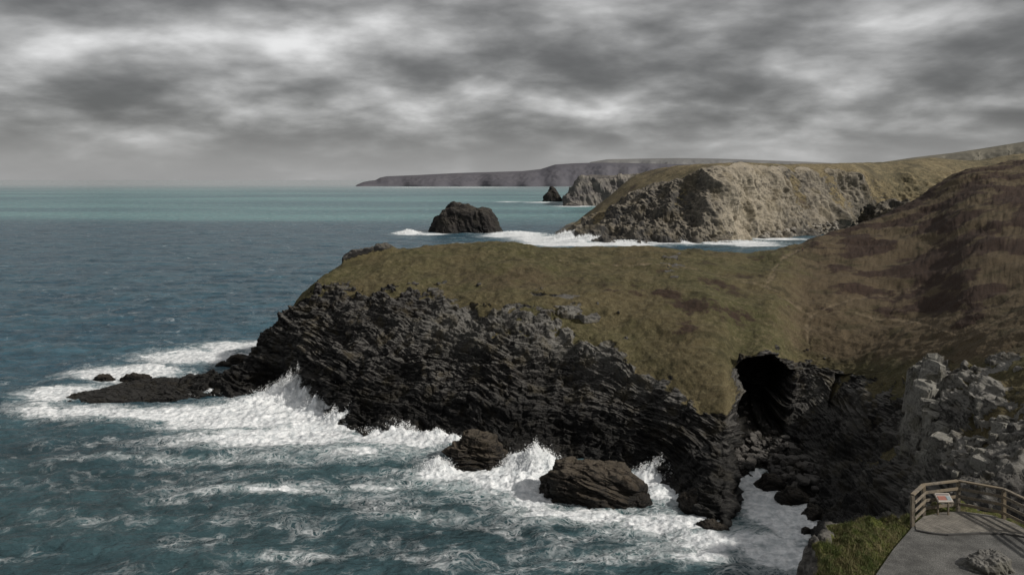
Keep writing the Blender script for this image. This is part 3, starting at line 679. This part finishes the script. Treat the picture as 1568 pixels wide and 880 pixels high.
# paving
def sheet(name, poly, z, mat):
    import bmesh
    bm = bmesh.new(); vs = [bm.verts.new((x_, y_, z)) for x_, y_ in poly]; f = bm.faces.new(vs)
    if f.normal.z < 0: f.normal_flip()
    ext = bmesh.ops.extrude_face_region(bm, geom=[f])
    for v in ext['geom']:
        if isinstance(v, bmesh.types.BMVert): v.co.z -= .12
    bmesh.ops.recalc_face_normals(bm, faces=bm.faces)
    me = bpy.data.meshes.new(name); bm.to_mesh(me); bm.free(); ob = bpy.data.objects.new(name, me)
    scene.collection.objects.link(ob); me.materials.append(mat); return ob
tm, nt, b = new_mat('gravel_tarmac'); o = nt.obj()
n1 = nt.noise(o, 30, 4, .7); n2 = nt.noise(o, 1.2, 5, .6)
cc = nt.mix(nt.rng(n1, .35, .68), (.05,.05,.048), (.17,.165,.155)); dk = nt.rng(n2, .3, .7, .5, 1.2)
nt.put(b.inputs['Base Color'], nt.mix(1.0, cc, nt.comb(dk, dk, dk), 'MULTIPLY')); b.inputs['Roughness'].default_value = .85
nt.put(b.inputs['Normal'], nt.bump(n1, .6, .02))
sheet('footpath', plat, ZP+.04, tm)
sl, nt, b = new_mat('slate_paving_stone'); o = nt.obj()
br = nt.node('ShaderNodeTexBrick'); nt.put(br.inputs['Vector'], nt.mapv(o, rot=(0, 0, .9))); br.inputs['Scale'].default_value = 1.0
br.inputs['Brick Width'].default_value = .34; br.inputs['Row Height'].default_value = .055; br.inputs['Mortar Size'].default_value = .008
br.inputs['Color1'].default_value = (.13,.118,.10,1); br.inputs['Color2'].default_value = (.24,.22,.19,1); br.inputs['Mortar'].default_value = (.06,.055,.05,1)
n2 = nt.noise(o, 2.0, 5, .65); dk = nt.rng(n2, .3, .7, .7, 1.25)
nt.put(b.inputs['Base Color'], nt.mix(1.0, br.outputs['Color'], nt.comb(dk, dk, dk), 'MULTIPLY')); b.inputs['Roughness'].default_value = .8
nt.put(b.inputs['Normal'], nt.bump(br.outputs['Fac'], -.5, .03))
apron = [pf(1403,813), pf(1401,804), pf(1414,793), pf(1440,787), pf(1472,785), pf(1518,791), pf(1552,803), pf(1572,818), pf(1568,823), pf(1540,818), pf(1500,817), pf(1450,820), pf(1425,817)]
sheet('slate_paving', apron, ZP+.075, sl)
kerbm, nt, b = new_mat('kerb_stone'); o = nt.obj()
nt.put(b.inputs['Base Color'], nt.mix(nt.noise(o, 4, 5), (.03,.03,.03), (.10,.095,.09))); b.inputs['Roughness'].default_value = .9
def beam(name, a, b_, w, h, mat, parent=None, bev=.008):
    import bmesh
    a = Vector(a); b_ = Vector(b_); d_ = (b_-a); L = d_.length; d_.normalize()
    upv = Vector((0, 0, 1)) if abs(d_.z) < .9 else Vector((0, 1, 0))
    s_ = d_.cross(upv).normalized(); t_ = s_.cross(d_).normalized()
    bm = bmesh.new(); vs = []
    for e in (0, L):
        for (i, j) in ((-1, -1), (1, -1), (1, 1), (-1, 1)):
            vs.append(bm.verts.new(a+d_*e+s_*(i*w/2)+t_*(j*h/2)))
    for f in ((0, 1, 2, 3), (7, 6, 5, 4), (0, 4, 5, 1), (1, 5, 6, 2), (2, 6, 7, 3), (3, 7, 4, 0)): bm.faces.new([vs[i] for i in f])
    bmesh.ops.bevel(bm, geom=bm.edges[:], offset=bev, segments=2, affect='EDGES')
    bmesh.ops.recalc_face_normals(bm, faces=bm.faces)
    me = bpy.data.meshes.new(name); bm.to_mesh(me); bm.free(); ob = bpy.data.objects.new(name, me)
    scene.collection.objects.link(ob); me.materials.append(mat); ob.parent = parent; return ob
ke = bpy.data.objects.new('kerb', None); scene.collection.objects.link(ke)
kp = [pf(1568,824), pf(1540,819.5), pf(1500,818.5), pf(1450,821), pf(1425,818.5), pf(1403,814)]
for i in range(len(kp)-1):
    beam('kerb_stone_%d' % (i+1), (*kp[i], ZP+.06), (*kp[i+1], ZP+.06), .09, .08, kerbm, ke, .01)

# ---- fence
wood, nt, b = new_mat('weathered_timber'); o = nt.obj()
wn = nt.noise(nt.mapv(o, sc=(6, 6, 6)), 1.5, 8, .7); wn2 = nt.noise(o, 1.3, 3)
wc_ = nt.mix(nt.rng(wn, .35, .65), (.10,.085,.068), (.24,.205,.16)); wc_ = nt.mix(nt.rng(wn2, .45, .65), wc_, (.20,.16,.11))
nt.put(b.inputs['Base Color'], wc_); b.inputs['Roughness'].default_value = .85; nt.put(b.inputs['Normal'], nt.bump(wn, .4, .01))
fe = bpy.data.objects.new('wooden_fence', None); scene.collection.objects.link(fe)
fp = [pf(1397,806), pf(1414,789), pf(1467,782), pf(1537,796), pf(1590,823), pf(1660,870)]
for i, p in enumerate(fp):
    beam('post_%d' % (i+1), (*p, ZP-.3), (*p, ZP+1.16), .13, .13, wood, fe, .012)
for i in range(len(fp)-1):
    a, c_ = Vector((*fp[i], 0)), Vector((*fp[i+1], 0)); d_ = (c_-a).normalized(); nrm = Vector((-d_.y, d_.x, 0))
    if nrm.dot(Vector((16.5, 28, 0))-a) < 0: nrm = -nrm
    for k_, (hz_, hh_, ww_) in enumerate([(.32, .11, .045), (.62, .11, .045), (.92, .11, .045)]):
        o_ = nrm*.09
        beam('rail_%d_%d' % (i+1, k_+1), a+o_+Vector((0, 0, ZP+hz_)), c_+o_+Vector((0, 0, ZP+hz_)), ww_, hh_, wood, fe)
    beam('handrail_%d' % (i+1), a+Vector((0, 0, ZP+1.19)), c_+Vector((0, 0, ZP+1.19)), .15, .055, wood, fe)
# ---- information sign (lectern panel)
sg = bpy.data.objects.new('information_sign', None); scene.collection.objects.link(sg)
sx, sy = pf(1442, 789)
def plain(name, c, rgh=.6):
    m_, nt_, b_ = new_mat(name); o_ = nt_.obj()
    nt_.put(b_.inputs['Base Color'], nt_.mix(nt_.noise(o_, 12, 4), tuple(x*.85 for x in c), c)); b_.inputs['Roughness'].default_value = rgh; return m_
beam('leg_1', (sx-.2, sy-.1, ZP), (sx-.2, sy-.1, ZP+.72), .06, .06, wood, sg)
beam('leg_2', (sx+.2, sy-.1, ZP), (sx+.2, sy-.1, ZP+.72), .06, .06, wood, sg)
def tilt(name, x0, x1, t0, t1, lift, mat):
    base = Vector((sx, sy-.3, ZP+.66)); ax = Vector((1, 0, 0)); ay = Vector((0, .86, .5)); nn = ax.cross(ay)
    vs = [base+ax*x_+ay*t_+nn*l_ for l_ in (lift-.012, lift) for (x_, t_) in ((x0, t0), (x1, t0), (x1, t1), (x0, t1))]
    return mesh_from(name, [tuple(v) for v in vs], [(3, 2, 1, 0), (4, 5, 6, 7), (0, 1, 5, 4), (1, 2, 6, 5), (2, 3, 7, 6), (3, 0, 4, 7)], mat, False, parent=sg)
tilt('frame', -.30, .30, -.03, .40, 0, plain('sign_frame', (.25,.22,.18)))
tilt('panel', -.27, .27, 0, .37, .016, plain('sign_panel', (.55,.50,.46)))
tilt('red_band', -.24, .06, .05, .24, .032, plain('sign_red', (.30,.12,.09)))
tilt('picture', .09, .24, .05, .24, .032, plain('sign_picture', (.25,.30,.32)))
tilt('heading', -.24, .24, .28, .33, .032, plain('sign_heading', (.12,.10,.10)))

# ---- grey boulder beside the path
bo = pf(1512, 870)
stone = land_mat('grey_boulder_stone', (.07,.068,.062), (.13,.125,.115), (.22,.21,.195), (.12,.12,.06), (.12,.115,.08), (.1,.1,.1), (.1,.1,.1), (.1,.1,.1), k=.25, bumpd=.1, wetline=-5, wet=.9, vertical=True)
ob = rock_mesh('boulder', (0, 0), (.78, .5, .50), p_([(-1,.3),(-.4,.6),(.3,.9),(.6,1),(1,.6)]), stone, .03, 3, n=120, boxy=.85, crag=1.0)
ob.location = (bo[0], bo[1], ZP+.05)

# ================================================================== HIKERS
def hiker(X, Y, jacket, yaw, seed):
    z0 = ground_z(X, Y)
    root = bpy.data.objects.new('hiker', None); scene.collection.objects.link(root)
    js = [(0,0,.95),(0,0,1.15),(0,.01,1.42),(0,0,1.54),(0,.02,1.68),
          (.10,0,.90),(.12,.12,.50),(.12,.02,.08),(.12,.16,.05),
          (-.10,0,.90),(-.12,-.04,.50),(-.12,-.26,.12),(-.12,-.12,.05),
          (.20,0,1.40),(.26,-.05,1.12),(.25,.10,.90),(-.20,0,1.40),(-.26,.04,1.12),(-.25,.22,.95)]
    ed = [(0,1),(1,2),(2,3),(3,4),(0,5),(5,6),(6,7),(7,8),(0,9),(9,10),(10,11),(11,12),(2,13),(13,14),(14,15),(2,16),(16,17),(17,18)]
    rad = [.15,.15,.17,.06,.11,.10,.07,.05,.05,.10,.07,.05,.05,.07,.05,.04,.07,.05,.04]
    me = bpy.data.meshes.new('body'); me.from_pydata(js, ed, []); ob = bpy.data.objects.new('body', me); scene.collection.objects.link(ob)
    mo = ob.modifiers.new('Skin', 'SKIN'); sk = me.skin_vertices[0].data
    for i, q in enumerate(rad): sk[i].radius = (q, q*.8)
    sk[0].use_root = True; ob.modifiers.new('Sub', 'SUBSURF').levels = 2
    ob.modifiers['Sub'].render_levels = 2
    m_, nt_, b_ = new_mat('hiker_clothes'); zz = nt_.sep(nt_.obj())[2]
    c1 = nt_.mix(nt_.rng(zz, .92, .94), (.02,.022,.03), jacket); c1 = nt_.mix(nt_.rng(zz, 1.50, 1.52), c1, (.45,.28,.20)); c1 = nt_.mix(nt_.rng(zz, 1.70, 1.72), c1, (.03,.02,.015))
    nt_.put(b_.inputs['Base Color'], c1); b_.inputs['Roughness'].default_value = .8
    me.materials.append(m_); ob.parent = root
    root.location = (X, Y, z0); root.rotation_euler = (0, 0, yaw)
hx = from_px(1222, 382, 372); hiker(hx[0], hx[1], (.04,.05,.12), 1.2, 1)
hx = from_px(1229, 381, 373); hiker(hx[0], hx[1], (.20,.04,.03), 1.4, 2)

# ================================================================== LIGHT
sunv = Vector((.76, -.31, .57)).normalized()
S = bpy.data.lights.new('sun', 'SUN'); S.energy = 3.5; S.angle = math.radians(2.0); S.color = (1, .95, .87)
so = bpy.data.objects.new('sun', S); scene.collection.objects.link(so); so.rotation_euler = sunv.to_track_quat('Z', 'Y').to_euler()
el = math.asin(sunv.z); az = math.atan2(sunv.x, sunv.y)
W = bpy.data.worlds.new('World'); scene.world = W; W.use_nodes = True
nt = NT(W.node_tree); W.node_tree.nodes.clear()
out = nt.node('ShaderNodeOutputWorld')
sky = nt.node('ShaderNodeTexSky', sky_type='NISHITA'); sky.sun_disc = False; sky.sun_elevation = el; sky.sun_rotation = az
bgs = nt.node('ShaderNodeBackground'); nt.put(bgs.inputs[0], sky.outputs[0]); bgs.inputs[1].default_value = .08
g = nt.node('ShaderNodeTexCoord').outputs['Generated']; s3 = nt.sep(g)
zz = nt.m('ADD', nt.m('MAXIMUM', s3[2], 0.0), .34)
pv = nt.comb(nt.m('DIVIDE', s3[0], zz), nt.m('DIVIDE', s3[1], zz), nt.m('MULTIPLY', s3[2], 3.4))
c1 = nt.noise(nt.mapv(pv, loc=(5.9, 2.2, 0)), 3.0, 6, .47, .15)
c2 = nt.noise(nt.mapv(pv, loc=(2.1, 4.2, 3)), 1.4, 3, .5)
c3 = nt.noise(nt.mapv(pv, loc=(1.1, 7.2, 5)), 9.0, 5, .5, .1)
cv = nt.m('ADD', nt.m('MULTIPLY', c1, .62), nt.m('ADD', nt.m('MULTIPLY', c2, .26), nt.m('MULTIPLY', c3, .13)))
ramp = nt.node('ShaderNodeValToRGB'); nt.put(ramp.inputs[0], cv); e = ramp.color_ramp.elements
ramp.color_ramp.interpolation = 'B_SPLINE'
e[0].position = .37; e[0].color = (.12,.12,.12,1); e[1].position = .68; e[1].color = (.88,.88,.88,1)
for p_1, v_1 in ((.43, .155), (.48, .225), (.53, .32), (.60, .52)):
    q = e.new(p_1); q.color = (v_1, v_1, v_1*.995, 1)
hzf = nt.rng(s3[2], .0, .08, 1.0, 0.0)
cl = nt.mix(nt.m('MULTIPLY', hzf, .85), ramp.outputs[0], (.35,.35,.35))
bgc = nt.node('ShaderNodeBackground'); nt.put(bgc.inputs[0], cl); bgc.inputs[1].default_value = 1.0
ms = nt.node('ShaderNodeMixShader'); nt.put(ms.inputs[0], .96)
nt.l.new(bgs.outputs[0], ms.inputs[1]); nt.l.new(bgc.outputs[0], ms.inputs[2]); nt.l.new(ms.outputs[0], out.inputs[0])

# ================================================================== CAMERA
cam = bpy.data.cameras.new('camera'); co = bpy.data.objects.new('camera', cam); scene.collection.objects.link(co)
co.location = (0, 0, 80); co.rotation_euler = (math.radians(90), 0, 0)
cam.sensor_width = 36; cam.lens = 36*F/1568; cam.shift_y = -(440-273)/1568
cam.clip_start = .5; cam.clip_end = 80000
scene.camera = co
